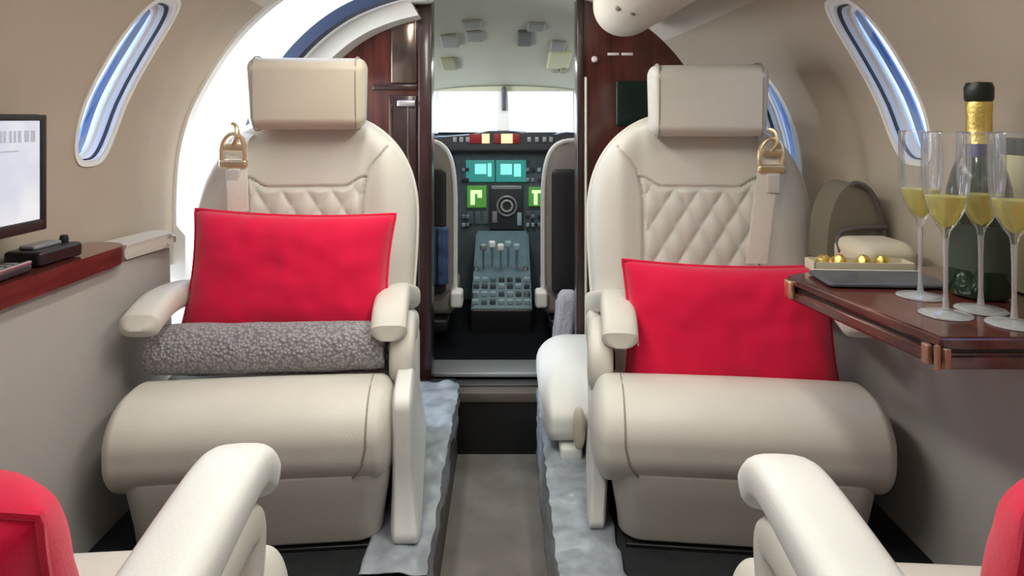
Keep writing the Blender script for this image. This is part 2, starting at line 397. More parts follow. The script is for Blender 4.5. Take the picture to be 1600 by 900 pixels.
# windows: frame ring, lining, blue shade and pane
def ring_bm(bm, Yc, side, hw, z0, z1, g_in, g_out, dx0, dx1, mi=0):
    """a ring between two outlines, from depth dx0 to dx1 (outward positive) relative to the wall face"""
    A = win_outline(Yc, side, hw, z0, z1, 48, g_in); B = win_outline(Yc, side, hw, z0, z1, 48, g_out); n = len(A)
    L = []
    for poly, dx in ((A, dx0), (B, dx0), (B, dx1), (A, dx1)):
        L.append([bm.verts.new((wall_at(side, y, z)+side*dx, y, z)) for y, z in poly])
    for q in range(4):
        a, b = L[q], L[(q+1) % 4]
        for k in range(n): bm.faces.new([a[k], a[(k+1) % n], b[(k+1) % n], b[k]]).material_index = mi
    return bm
def make_window(i, side, Yc, hw, z0=.905, z1=1.245):
    fr = struct('window_%d' % i, ring_bm(NB(), Yc, side, hw, z0, z1, -.002, .004, -.003, .004), 'white', label='slim oval cabin window in the %s sidewall' % ('left' if side < 0 else 'right'))
    build('lining', ring_bm(NB(), Yc, side, hw, z0, z1, -.009, -.001, -.001, .048), 'shade_frame', fr)
    bm = NB(); ring_bm(bm, Yc, side, hw, z0, z1, -.012, -.009, .008, .014); build('dark_seal', bm, 'char', fr)
    bm = NB(); ring_bm(bm, Yc, side, hw, z0, z1, -.018, -.009, .030, .036); build('inner_frame', bm, 'white', fr)
    # blue polarising shade, a thin upright strip of the opening next to the far edge
    bm = NB(); zc, hz = (z0+z1)/2, (z1-z0)/2-.012; rows = []
    for k in range(25):
        z = zc-hz+2*hz*k/24; e_ = hw*(max(0, 1-abs((z-zc)/(hz+.012))**3.2))**(1/3.2)
        rows.append([bm.verts.new((wall_at(side, y, z)+side*d_, y, z)) for y, d_ in ((Yc+e_*.25, .038), (Yc+e_*.60, .038), (Yc+e_*.60, .042), (Yc+e_*.25, .042))])
    for p_, q_ in zip(rows[:-1], rows[1:]):
        for k in range(4): bm.faces.new([p_[k], p_[(k+1) % 4], q_[(k+1) % 4], q_[k]])
    build('blue_shade', bm, 'blue', fr, smooth=0)
    bm = NB(); L = [bm.verts.new((wall_at(side, y, z)+side*.046, y, z)) for y, z in win_outline(Yc, side, hw, z0, z1, 48, -.004)]
    bm.faces.new(L); build('glass_pane', bm, 'pane_blue', fr, smooth=0)
    return fr
for i, (s, y, h_) in enumerate(windows): make_window(i+1, s, y, h_, *((.80, 1.13) if (y > 1.6) else ()))
# door surround of the entry opening
def arch_strip(side, Ya, Yb, inset, depth, zlo=.45, m='white', name='trim_1'):
    bm = NB(); pts = []
    z = zlo
    zs = [zlo, .71]+[PRz for (PRx, PRz) in PR if PRz > .73 and PRx > .30]
    rows = []
    for zz in zs:
        if zz < .72: base = [Vector((side*.862*taper(side, Y), Y, zz)) for Y in (Ya, Yb)]
        else:
            s = (profX(zz), zz); base = [wpt(side, s, Y) for Y in (Ya, Yb)]
        r = []
        for p in base:
            d = Vector((p.x, 0, max(0, p.z-.85))).normalized(); r.append((p-d*inset, p+d*depth))
        rows.append([bm.verts.new(r[0][0]), bm.verts.new(r[1][0]), bm.verts.new(r[1][1]), bm.verts.new(r[0][1])])
    for a, b in zip(rows[:-1], rows[1:]):
        for k in range(4): bm.faces.new([a[k], a[(k+1) % 4], b[(k+1) % 4], b[k]])
    bm.faces.new(rows[0]); bm.faces.new(rows[-1]); return struct(name, bm, m)
dfr = arch_strip(-1, 1.676, 1.692, .008, .07, m='white', name='door_1'); dfr['label'] = 'white surround of the open entry door'
arch_strip(-1, 1.930, 1.955, .014, .022, m='navy', name='trim_2')
arch_strip(-1, 1.955, 1.968, .016, .06, m='shade_frame', name='trim_3')
arch_strip(-1, 1.968, 1.985, .006, .06, m='blue', name='trim_4')
arch_strip(-1, 1.985, 2.045, .062, .06, m='ledge', name='trim_5')
# lower side panels with the ledge top, floor, aisle
def lower_panel(side, ya, yb, name, ztop):
    bm = NB(); n = 24; rows = []
    prof = [(.755, .20), (.768, .40), (.776, .60), (.778, ztop-.004), (.784, ztop), (.90, ztop), (.90, .20)]
    for k in range(n+1):
        Y = ya+(yb-ya)*k/n; f = 1-.04*sm(1.4, 2.0, Y); rows.append([bm.verts.new((side*x*f, Y, z)) for x, z in prof])
    for a, b in zip(rows[:-1], rows[1:]):
        for k in range(len(prof)-1): bm.faces.new([a[k], a[k+1], b[k+1], b[k]])
    bm.faces.new(rows[0]); bm.faces.new(rows[-1]); return struct(name, bm, 'lower')
lower_panel(-1, Y0, 1.56, 'wall_left_lower', .711); lower_panel(1, Y0, 2.04, 'wall_right_lower', .652)
def shelf_rbox(side, name): pass
bm = NB(); box(bm, -.155, .115, Y0, 2.03, -.04, 0); struct('floor', bm, 'carpet', 0)
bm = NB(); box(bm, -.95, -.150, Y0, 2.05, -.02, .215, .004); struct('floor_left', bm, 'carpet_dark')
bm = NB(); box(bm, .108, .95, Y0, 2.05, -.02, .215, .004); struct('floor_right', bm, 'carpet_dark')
bm = NB(); box(bm, -.152, -.143, Y0, 2.03, 0, .213, .002); struct('baseboard_left', bm, 'riser')
bm = NB(); box(bm, .100, .110, Y0, 2.03, 0, .213, .002); struct('baseboard_right', bm, 'ledge')
# step up to the cockpit
bm = NB(); box(bm, -.152, .110, 2.02, 2.06, 0, .155, 0); struct('trim_6', bm, 'black', label='black riser of the step at the aisle end')
bm = NB(); box(bm, -.30, .30, 2.015, 2.08, .155, .185, .004); struct('trim_7', bm, 'riser')
bm = NB(); box(bm, -.34, .34, 2.06, 2.16, .180, .192, .005); box(bm, -.34, .34, 2.10, 2.22, .185, .212, .006, mi=1); struct('trim_8', bm, ['char', 'grey'])
bm = NB(); box(bm, -.95, .95, Y0-.05, Y0, -.02, 1.52); struct('wall_back', bm, 'wall', 0)
bm = NB(); box(bm, -.75, .75, 2.10, 3.4, .12, .20); struct('floor_cockpit', bm, 'cockpit_mat', 0)

# ---- bulkhead with the cockpit doorway
def bulk_poly(side, x_in, z0=.215, z1=None, inset=0):
    Y = 2.06; pts = [(side*x_in, z0)]
    f = taper(side, Y); pts.append((side*.88*f, z0))
    for s in PR:
        p = wpt(side, s, Y)
        if abs(p.x) > x_in: pts.append((p.x+side*.02, p.z+.01))
    pts.append((side*x_in, 1.40)); return pts
bm = NB(); prism(bm, bulk_poly(-1, .226), 2.05, 2.10); bl = struct('wall_front_left', bm, 'wood', 30)
bm = NB(); prism(bm, bulk_poly(1, .222), 2.05, 2.10); br = struct('wall_front_right', bm, 'wood', 30)
def wpart(name, bm, m, parent, smooth=40): return build(name, bm, m, parent, smooth)
bm = NB(); box(bm, -.262, -.222, 2.035, 2.115, .2, 1.40, .004); wpart('door_post', bm, 'wood_dark', bl)
bm = NB(); box(bm, .214, .236, 2.035, 2.115, .2, 1.40, .004); wpart('door_post', bm, 'wood_dark', br)
bm = NB(); box(bm, .237, .245, 2.036, 2.05, .3, 1.125, .003); wpart('edge_strip', bm, 'piping', br)
bm = NB(); box(bm, -.345, -.268, 2.040, 2.052, 1.105, 1.365, .004); wpart('mirror_panel', bm, 'mirror', bl)
bm = NB(); box(bm, -.40, -.266, 2.036, 2.052, 1.085, 1.103, .003); wpart('shelf_edge', bm, 'wood_dark', bl)
bm = NB()
box(bm, -.325, -.270, 2.028, 2.045, 1.035, 1.055, .004, 0)
wpart('latch', bm, 'steel', bl)
bm = NB()
for x in (-.345, -.292): tube(bm, [(x, 2.035, 1.04), (x, 2.03, .9), (x+.02, 2.03, .72)], .0035, 6)
wpart('sliding_track', bm, 'mirror', bl)
bm = NB(); box(bm, -.352, -.268, 2.042, 2.052, .3, 1.07, .004); wpart('door_panel', bm, 'wood_dark', bl)
bm = NB(); rbox(bm, (.052, .008, .068), (.006, .004, .006), (.385, 2.045, 1.045)); wpart('dark_screen', bm, 'screen_dark', br)
bm = NB(); lathe(bm, [(0, .01), (.007, .008), (.010, .003), (.010, 0)], 16, mx=T(.268, 2.045, 1.178) @ Matrix.Rotation(PI/2, 4, 'X')); wpart('knob', bm, 'exit', br)
bm = NB(); box(bm, .308, .342, 2.044, 2.051, 1.190, 1.198, .001); box(bm, .350, .384, 2.044, 2.051, 1.190, 1.198, .001); wpart('label_plate', bm, 'exit', br)
# left header under the ceiling, and right ceiling lobe with its vent
bm = NB(); rbox(bm, (.17, .05, .035), (.03, .03, .02), (-.38, 2.0, 1.375)); struct('trim_9', bm, 'ledge')
bm = NB()
def lobe(p): return p
rbox(bm, (.098, .40, .12), (.095, .12, .085), (.328, 1.575, 1.345), nc=9, fn=lambda p: (p[0]*(1-.12*sm(-.1, .4, p[1])), p[1], p[2]+.0*p[1]))
lb = tag(build('ceiling_service_unit', bm, 'ceiling'), 'cream rounded ceiling service unit with an air slot above the right bulkhead', 'ceiling unit')
bpy.context.view_layer.update()
def on_lobe(px, py):
    d = Vector(((px-790)/F, 1, (185-py)/F)).normalized(); mw = lb.matrix_world.inverted()
    ok, p, nrm, _ = lb.ray_cast(mw @ Vector((0, 0, 1)), d); return (p, nrm) if ok else (Vector((.33, 1.9, 1.26)), Vector((0, 0, -1)))
for px, py, hw_, nm in ((966, 13, .016, 'air_slot'), (989, 21, .009, 'reading_lamp')):
    p, nrm = on_lobe(px, py); q = nrm.to_track_quat('Z', 'Y').to_matrix().to_4x4()
    bm = NB(); rbox(bm, (hw_, .006, .004), (.005, .005, .003), mx=T(*p) @ q); build(nm, bm, 'taupe', lb)

# ================================================================== SEATS
def backrest_mesh(hw=.27, z0=.40, z1=1.005, th=.10):
    NU, NV = 150, 190; zc = .745; bm = NB()
    def halfw(z):
        if z < zc: return hw*(1-.06*sm(zc, z0, z))
        t = (z-zc)/(z1-zc+.012); return hw*(max(0, 1-t**2.3))**(1/2.3)
    def front(x, z, w_):
        e = min(1, abs(x)/w_) if w_ > 0 else 1
        edge = (1-e**6)**.5 if e < 1 else 0
        f = th*.55*edge
        # side wings stand proud, the middle sits back
        wing = sm(.135, .20, abs(x))*(1-sm(.93, 1, z)); f += .020*wing*edge
        # seams
        sx = .138+.02*sm(.80, .93, z)+.05*sm(.86, .96, z)
        def groove(d, wd=.0035): return math.exp(-(d/wd)**2)
        if z < .93: f -= .008*groove(abs(x)-sx)
        ztop = .832+.022*sm(.09, .14, abs(x))
        if abs(x) < sx:
            f -= .007*groove(z-ztop, .003)
            if z < ztop:
                a, b = .060, .092; p = x/a+z/b; q = x/a-z/b
                h = (abs(math.sin(PI*p))*abs(math.sin(PI*q)))**.45
                f += .011*h*sm(0, .012, ztop-z)*sm(0, .01, sx-abs(x))-.003
        # head pad crease
        return f
    G, B = [], []
    for j in range(NV+1):
        z = z0+(z1-z0)*(j/NV); w_ = max(.004, halfw(z)); r1, r2 = [], []
        topfade = min(1, math.sqrt(max(0, 1-max(0, (z-(z1-.03))/.03)**2)))
        for i in range(NU+1):
            u = -1+2*i/NU; u = math.sin(u*PI/2*.999)/math.sin(PI/2*.999)*.35+u*.65; x = u*w_
            f = front(x, z, w_)*topfade
            rec = (z-.45)*.16
            r1.append(bm.verts.new((x, rec-f, z)))
            e = abs(u); r2.append(bm.verts.new((x, rec+.05*topfade*(max(0, 1-e**8))**.5, z)) if 0 < i < NU else r1[-1])
        G.append(r1); B.append(r2)
    for j in range(NV):
        for i in range(NU):
            bm.faces.new([G[j][i], G[j][i+1], G[j+1][i+1], G[j+1][i]])
            q = [B[j][i], B[j+1][i], B[j+1][i+1], B[j][i+1]]; q2 = []
            for v in q:
                if v not in q2: q2.append(v)
            if len(q2) > 2:
                try: bm.faces.new(q2)
                except ValueError: pass
    outline = []
    for j in range(0, NV+1, 3):
        z = z0+(z1-z0)*j/NV; outline.append((halfw(z), (z-.45)*.16, z))
    outl = outline+[(-x, y, z) for x, y, z in reversed(outline)]
    return bm, outl
def pillow_bm(W, H, D, seed=0, n=36):
    bm = NB(); sides = []
    for s in (-1, 1):
        g = []
        for j in range(n+1):
            v = -1+2*j/n; row = []
            for i in range(n+1):
                u = -1+2*i/n
                x = u*W/2*(1-.055*(1-v*v)**1*abs(u)); z = v*H/2*(1-.075*(1-u*u)*abs(v))
                t = (max(0, 1-u**4)*max(0, 1-v**4))**.55
                y = s*D/2*t + .008*noise.noise(Vector((x*9+seed, z*9, s*3)))*t + .006*noise.noise(Vector((x*30+seed, z*24, s*5)))*t
                if s == 1 and (abs(u) == 1 or abs(v) == 1): row.append(sides[0][j][i])
                else: row.append(bm.verts.new((x, y, z)))
            g.append(row)
        sides.append(g)
        for j in range(n):
            for i in range(n): 
                try: bm.faces.new([g[j][i], g[j][i+1], g[j+1][i+1], g[j+1][i]])
                except ValueError: pass
    ed = []
    for i in range(n+1): ed.append(sides[0][0][i].co.copy())
    for j in range(1, n+1): ed.append(sides[0][j][n].co.copy())
    for i in range(n-1, -1, -1): ed.append(sides[0][n][i].co.copy())
    for j in range(n-1, 0, -1): ed.append(sides[0][j][0].co.copy())
    return bm, ed
def make_seat(loc, rz, sd, label, near=False, back_m='leather'):
    t = thing('cabin_seat', label, 'seat', loc, rz, None)
    # base shroud: narrows towards the floor
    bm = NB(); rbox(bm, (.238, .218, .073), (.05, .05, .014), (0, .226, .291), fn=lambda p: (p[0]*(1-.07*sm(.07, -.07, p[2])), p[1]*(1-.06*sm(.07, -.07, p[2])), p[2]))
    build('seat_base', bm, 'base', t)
    bm = NB(); box(bm, -.21, .21, .02, .42, .213, .222, .002); build('floor_track', bm, 'black', t)
    # aisle side panel sweeping down to the floor
    bm = NB()
    if sd > 0 and not near: rbox(bm, (.020, .235, .138), (.008, .05, .035), (sd*.259, .262, .354), nc=6, fn=lambda p: (p[0]*(1+.5*sm(0, -.14, p[2]))+sd*.008*sm(0, -.14, p[2]), p[1]-.035*sm(-.05, -.14, p[2])*sm(.1, -.2, p[1]), p[2]))
    else: rbox(bm, (.018, .205, .112), (.008, .05, .03), (sd*.256, .275, .327), nc=6, fn=lambda p: (p[0]+sd*.006*sm(0, -.11, p[2]), p[1]-.03*sm(.0, -.11, p[2])*sm(.1, -.2, p[1]), p[2]))
    build('side_panel', bm, 'leather_light', t)
    # cushion and front roll
    d2 = .13 if near else 0
    bm = NB(); rbox(bm, (.262, .21+d2, .068), (.05, .06, .05), (0, .27+d2, .392)); build('seat_cushion', bm, 'leather', t)
    bm = NB(); rbox(bm, (.25 if near else .262 if sd > 0 else .274, .112, .084 if near else .088), (.036, .100, .078), (0 if near or sd < 0 else -.016, .065 if near else .110, .420 if near else .398), nc=12, ni=5, fn=lambda p: (p[0], p[1], p[2]+.004*math.cos(p[0]*5)))
    ro = build('thigh_roll', bm, 'leather', t)
    for s in ((sd,) if not near else (sd, -sd)):
        bm = NB(); pts = []
        for k in range(40):
            a_ = 2*PI*k/40; c_, d_ = math.cos(a_), math.sin(a_)
            pts.append((s*((.200 if near else .212)-.050*max(0, -d_)) + (0 if near or sd < 0 else -.016), (.065 if near else .110)+math.copysign(.012, c_)+c_*.1005, (.420 if near else .398)+math.copysign(.006 if near else .010, d_)+d_*.0785))
        tube(bm, pts, .0024, 6, True); build('seam', bm, 'seam', ro)
    DEP = .13 if near else 0
    # backrest
    bm, outl = backrest_mesh(); br_ = build('backrest', bm, back_m, t, smooth=60, loc=(0, .46+DEP, 0))
    bm = NB(); tube(bm, outl, .0055, 8); build('piping', bm, 'piping', br_)
    # headrest
    bm = NB(); rbox(bm, (.138, .058, .086), (.022, .05, .030), (0, 0, 0), nc=8, fn=lambda p: (p[0]*(1+.02*p[2]/.09), p[1], p[2])); hr = build('headrest', bm, 'leather_tan' if sd > 0 and not near else 'leather', t, loc=(.012, .445+DEP, 1.060 if sd > 0 else 1.043), rot=(.06, 0, 0))
    for s in (-1, 1):
        bm = NB(); pts = []
        for k in range(36):
            a_ = 2*PI*k/36; c_, d_ = math.cos(a_), math.sin(a_); pts.append((s*.118, math.copysign(abs(c_)**.55, c_)*.0585, math.copysign(abs(d_)**.45, d_)*.0885))
        tube(bm, pts, .002, 6, True); build('seam', bm, 'seam', hr)
    # armrests
    for s in (sd, -sd):
        aisle = s == sd; tip = .02 if near else (.135 if aisle else .09)
        x = s*(.207 if near else .243); xp = x if near or not aisle else s*(.226 if sd > 0 else .212); dz = -.014 if near else (-.045 if sd > 0 and aisle else -.06 if aisle else -.025)
        if near or aisle:
            P_ = spline([(x, .47, .60+dz), (xp, .36, .635+dz), (xp, tip+.13, .646+dz), (xp, tip+.055, .638+dz), (xp, tip+.020, .612+dz)], 7)
        else:
            P_ = spline([(x, .47, .60+dz), (x, .36, .632+dz), (x, tip+.13, .646+dz), (x, tip+.03, .628+dz)], 7)
        n = len(P_); bm = NB(); sweep(bm, P_, [.072 if near else .074]*n, [.058-.012*(k/n) for k in range(n)], 3.2)
        ar = build('armrest', bm, 'leather_light' if near else 'leather', t)
        if near or aisle:
            xo = x+s*(-.002 if near else .008)
            P2 = spline([(xo, .44, .50), (xo, .34, .56+dz), (xo, tip+.15, .585+dz), (xo, tip+.055, .575+dz), (xo, tip+.05, .53+dz), (xo, tip+.085, .46)], 6)
            n = len(P2); bm = NB(); sweep(bm, P2, [.054]*n, [.05 if near else .066]*n, 3); build('arm_support', bm, 'leather', ar)
            bm = NB(); rbox(bm, (.022, .05, .03), (.004, .004, .004), (x-s*.004, tip+.15, .47)); build('arm_recess', bm, 'black', ar)
            bm = NB(); pts = [(p.x-s*(.0345 if near else .036), p.y, p.z-.012) for p in P_[4:]]; tube(bm, pts, .002, 6); build('arm_seam', bm, 'seam', ar)
    return t
LS = make_seat((-.447, 1.20, 0), math.radians(5.4), 1, 'cream leather seat with a tan headrest, holding the grey roll, left of the aisle')
RS = make_seat((.427, 1.20, 0), math.radians(-6.0), -1, 'cream leather quilted seat right of the aisle, partly behind the wooden table')
NL = make_seat((-.50, .785, 0), math.radians(180+5), -1, 'nearest left seat, of which only the white armrest and cushion edge show', near=True)
NR = make_seat((.50, .765, 0), math.radians(180-4), 1, 'nearest right seat, of which only the white armrest and cushion edge show', near=True)
# shoulder belts with gold buckles lie over the backrests
def belt(pxs, pys, buckle, label, Yb):
    bm = NB(); pts = [at(x, y, Yy) for x, y, Yy in pxs]
    P_ = spline(pts, 6); n = len(P_); sweep(bm, P_, [.050]*n, [.0035]*n, 4, caps=False)
    b = tag(build('shoulder_belt', bm, 'webbing'), label, 'seat belt')
    c = at(*buckle)
    bm = NB(); rbox(bm, (.033, .009, .011), (.008, .007, .007), (c.x-.002, c.y-.006, c.z-.036)); rbox(bm, (.027, .008, .009), (.007, .006, .006), (c.x, c.y-.005, c.z+.004))
    tube(bm, spline([(c.x-.026, c.y-.006, c.z-.036), (c.x-.030, c.y-.008, c.z-.01), (c.x-.024, c.y-.008, c.z+.02), (c.x-.004, c.y-.008, c.z+.036), (c.x+.018, c.y-.008, c.z+.024), (c.x+.024, c.y-.008, c.z-.008), (c.x+.022, c.y-.006, c.z-.036)], 5), .0055, 8); build('buckle', bm, 'brass', b)
    bm = NB(); tube(bm, spline([(c.x-.004, c.y-.008, c.z+.006), (c.x+.008, c.y-.014, c.z+.026), (c.x+.006, c.y-.010, c.z+.050), (c.x-.006, c.y-.002, c.z+.058)], 5), .006, 8); build('belt_hook', bm, 'brass', b)
    bm = NB(); rbox(bm, (.017, .006, .024), (.006, .005, .006), (c.x+.0, c.y-.010, c.z-.070)); build('belt_pad', bm, 'ledge', b)
    return b
belt([(372, 330, 1.575), (371, 290, 1.583), (370, 255, 1.60), (372, 222, 1.64), (388, 205, 1.70)], 0, (368, 232, 1.60), 'beige shoulder belt with gold buckle on the left seat back', 1.6)
belt([(1182, 412, 1.56), (1187, 370, 1.572), (1194, 310, 1.588), (1202, 255, 1.60), (1200, 215, 1.66)], 0, (1205, 240, 1.60), 'beige shoulder belt with gold buckle on the right seat back', 1.6)

# pillows
def make_pillow(W, H, D, loc, rot, label, seed):
    bm, ed = pillow_bm(W, H, D, seed); o = build('throw_pillow', bm, 'red', None, 180, loc, rot); tag(o, label, 'pillow')
    bm = NB(); tube(bm, ed, .004, 6, True); build('piping', bm, 'red', o); return o
make_pillow(.440, .275, .12, (-.470, 1.485, .658), (math.radians(-14), math.radians(2.0), math.radians(4)), 'red pillow on the left seat, behind the grey rolled blanket', 1)
make_pillow(.440, .275, .12, (.470, 1.430, .556), (math.radians(-13), math.radians(.5), math.radians(-5)), 'red pillow on the right quilted seat beside the wooden table', 5)
make_pillow(.41, .26, .17, (-.560, .575, .592), (math.radians(20), math.radians(4), math.radians(-5)), 'red pillow cut off by the bottom left corner of the picture', 9)
make_pillow(.41, .26, .17, (.602, .575, .592), (math.radians(20), math.radians(-4), math.radians(5)), 'red pillow cut off by the bottom right corner of the picture', 12)

# rolled blanket: a real spiral of knit cloth
bm = NB(); turns = 3.2; R1 = .063; th = .014; L = .235; nn = 150; pts = []
for k in range(nn+1):
    a = turns*2*PI*k/nn; r = .008+(R1-.008)*(k/nn); pts.append((r, a))
outer = [((r)*math.cos(-a), (r)*math.sin(-a)) for r, a in pts]; inner = [((r-th)*math.cos(-a), (r-th)*math.sin(-a)) for r, a in pts if r > th+.001]
NX = 24; loop = outer+list(reversed(inner)); rows = []
for i in range(NX+1):
    x = -L+2*L*i/NX; sq = 1-.10*(abs(2*i/NX-1))**6; rows.append([bm.verts.new((x+.006*noise.noise(Vector((a*60, b*60, i*.2))), a*1.0*sq, b*.98*sq+.003*noise.noise(Vector((x*14, a*20, b*20))))) for a, b in loop])
n = len(loop)
for i in range(NX):
    for k in range(n): bm.faces.new([rows[i][k], rows[i][(k+1) % n], rows[i+1][(k+1) % n], rows[i+1][k]])
for rr in (rows[0], rows[-1]):
    no = len(outer); ni_ = len(inner); off = no-ni_
    for k in range(ni_-1):
        o1, o2 = rr[off+k], rr[off+k+1]; i1, i2 = rr[n-1-k], rr[n-2-k]
        bm.faces.new([o1, o2, i2, i1])
bl_ = tag(build('rolled_blanket', bm, 'knit', None, 60, (-.487, 1.405, .522), (0, 0, math.radians(4))), 'rolled grey knit blanket on the left seat in front of the red pillow', 'blanket')

# ================================================================== small side seat by the entry, and plastic film
t = thing('bench_seat', 'low cream cushioned side seat showing beyond the right chair, by the bulkhead', 'seat', (.325, 1.84, .215))
bm = NB(); rbox(bm, (.24, .24, .070), (.09, .15, .06), (0, -.05, .10), nc=9, fn=lambda p: (-.24+(p[0]+.24)*(1-.72*sm(.02, -.20, p[1])), p[1], p[2]-.02*sm(.05, -.24, p[1]))); build('cushion', bm, 'leather_light', t)
bm = NB(); rbox(bm, (.19, .16, .02), (.01, .01, .01), (.01, 0, .012)); build('base', bm, 'taupe', t)
bm = NB(); rbox(bm, (.014, .022, .046), (.012, .02, .035), (-.158, -.295, .080)); build('end_flap', bm, 'leather_tan', t)
bm = NB(); box(bm, -.200, -.150, -.30, -.24, .0, .036, .008); build('valance', bm, 'leather_light', t)
def film(name, pf, nu, nv, label):
    bm = NB(); g = []
    for i in range(nu+1):
        row = []
        for j in range(nv+1):
            p = pf(i/nu, j/nv); q = Vector((p.x*25, p.y*18, p.z*25)); row.append(bm.verts.new(p+Vector((0, 0, .010))*(noise.noise(q)+.6)+Vector((.006, .004, 0))*noise.noise(q*1.7+Vector((5, 3, 1)))))
        g.append(row)
    for i in range(nu):
        for j in range(nv): bm.faces.new([g[i][j], g[i+1][j], g[i+1][j+1], g[i][j+1]])
    o = build(name, bm, 'film', None, 25); tag(o, label, 'plastic film')
    md = o.modifiers.new('thickness', 'SOLIDIFY'); md.thickness = .0015; md.offset = 1; return o
def lf(u, v):
    # over the raised floor edge, and a little down the riser
    if v < .75: return Vector((-.25+.113*(v/.75), 1.15+.85*u, .219))
    return Vector((-.137+.003*(v-.75), 1.15+.85*u, .219-.09*((v-.75)/.25)*(.7+.3*math.sin(u*17))))
film('protective_film', lf, 90, 24, 'crumpled clear plastic film over the floor edge beside the left seat')
def rf(u, v):
    if v < .3: return Vector((.205-.114*(v/.3), 1.0+.95*u, .219))
    return Vector((.091, 1.0+.95*u, .219-.185*((v-.3)/.7)))
film('protective_film', rf, 110, 26, 'crumpled plastic film covering the riser below the right seat')

# ================================================================== LEFT LEDGE, MONITOR
t = thing('side_ledge', 'cream and mahogany side ledge running under the monitor along the left wall', 'ledge', (0, 0, 0))
def ledge_slab(bm, side, ya, yb, z0, z1, lip, xo=.858, endr=.05, n=20, mi=0, bevel=.006):
    poly = []
    for k in range(n+1):
        Y = ya+(yb-ya-endr)*k/n; poly.append((side*(.778*taper(side, Y)-lip), Y))
    xe = .778*taper(side, yb)-lip
    for k in range(1, 9):
        a = k/8*PI/2; poly.append((side*(xe+endr*(1-math.cos(a))), yb-endr+endr*math.sin(a)))
    xo = wall_at(1, yb, z1)-.0 if False else xo
    poly.append((side*min(xo, .858*taper(1 if side > 0 else -1, yb)-.002), yb)); poly.append((side*xo, ya))
    m0 = len(bm.faces); prism(bm, poly, z0, z1, mi, 'z')
bm = NB(); ledge_slab(bm, -1, -1.2, 1.385, .712, .748, .020); bmesh.ops.bevel(bm, geom=bm.edges[:], offset=.004, segments=2, affect='EDGES'); build('wood_top', bm, 'woody', t)
bm = NB(); ledge_slab(bm, -1, 1.375, 1.57, .712, .742, .006); bmesh.ops.bevel(bm, geom=bm.edges[:], offset=.008, segments=3, affect='EDGES'); build('cream_end', bm, 'ledge', t)
# monitor
t = thing('monitor', 'black framed monitor with a pale screen on the left ledge', 'monitor', (-.800, .985, .749), math.radians(-2))
bm = NB(); rbox(bm, (.010, .170, .098), (.006, .010, .010), (0, 0, .160)); build('casing', bm, 'char', t)
bm = NB(); 
for a in ((-.168, .168, .247, .257), (-.168, .168, .063, .082)): box(bm, .008, .014, a[0], a[1], a[2], a[3], .002)
for a in ((-.170, -.157), (.157, .170)): box(bm, .008, .014, a[0], a[1], .063, .257, .002)
build('bezel', bm, 'black', t)
bm = NB(); box(bm, .0085, .0105, -.158, .158, .081, .248); sc = build('screen', bm, 'screen', t, 0)
bm = NB(); random.seed(3)
for r_ in range(1):
    y = -.14
    while y < .148:
        wd = random.choice((.005, .007, .010)); box(bm, .0104, .0112, y, y+wd, .212, .231); y += wd+random.choice((.003, .004, .007))
for z_, y_, l_ in ((.197, .02, .09), (.190, -.10, .08), (.171, -.05, .06)): box(bm, .0104, .0112, y_, y_+l_, z_, z_+.0025)
build('text_line', bm, 'ink', t, 0)
bm = NB(); rbox(bm, (.010, .03, .04), (.006, .01, .008), (-.004, 0, .045)); build('stand', bm, 'black', t)
bm = NB(); rbox(bm, (.034, .045, .007), (.012, .03, .005), (-.004, -.04, .007)); build('foot', bm, 'black', t)
# things in front of the monitor
t = thing('control_box', 'low black control box on the left ledge below the monitor corner', 'control box', (-.812, 1.195, .748), math.radians(-3))
bm = NB(); rbox(bm, (.034, .055, .013), (.008, .010, .006), (0, 0, .014)); build('body', bm, 'black', t)
bm = NB(); rbox(bm, (.016, .034, .004), (.005, .008, .003), (-.004, -.004, .030)); build('top_plate', bm, 'grey', t)
bm = NB(); lathe(bm, [(0, .014), (.006, .013), (.008, .006), (.007, 0)], 16, (.004, .043, .0265)); build('knob', bm, 'black', t)
t = thing('handset', 'slim black handset with a silver edge lying at the picture\'s left edge', 'handset', (-.795, 1.06, .748), math.radians(3))
bm = NB(); rbox(bm, (.024, .055, .008), (.010, .016, .006), (0, 0, .009)); build('body', bm, 'char', t)
bm = NB(); rbox(bm, (.0035, .050, .003), (.002, .006, .002), (.020, 0, .017)); build('silver_edge', bm, 'steel', t)
bm = NB()
for a in range(5): box(bm, -.012, .008, -.036+a*.016, -.026+a*.016, .016, .0185, .001)
build('keypad', bm, 'grey', t)

# ================================================================== RIGHT: TABLE AND WHAT STANDS ON IT
t = thing('folding_table', 'glossy mahogany fold-out table with stacked leaves projecting from the right wall', 'table', (0, 0, 0))
def leaf(z0, z1, gin, bev):
    bm = NB(); poly = [(.553+gin, .862+gin), (.497+gin, 1.205-gin), (.60, 1.262-gin), (.845, 1.285-gin), (.852, .862+gin)]
    prism(bm, poly, z0, z1, 0, 'z'); bmesh.ops.bevel(bm, geom=bm.edges[:], offset=bev, segments=3, affect='EDGES'); return bm
build('upper_leaf', leaf(.7055, .7215, 0, .004), 'woody', t)
build('leaf_gap', leaf(.699, .7055, .008, .001), 'black', t, 0)
build('lower_leaf', leaf(.679, .699, .003, .004), 'woody', t)
bm = NB(); prism(bm, [(.585, .90), (.54, 1.19), (.80, 1.22), (.80, .90)], .667, .679, 0, 'z'); build('under_frame', bm, 'wood_dark', t)
bm = NB(); box(bm, .556, .564, .857, .866, .682, .708, .002); box(bm, .543, .551, .874, .888, .682, .708, .002); lathe(bm, [(0, 0), (.004, 0), (.004, .030), (0, .032)], 12, (.550, .864, .680)); build('hinge', bm, 'hinge', t)
bm = NB(); box(bm, .494, .504, 1.180, 1.205, .685, .716, .003); build('end_catch', bm, 'brass', t)
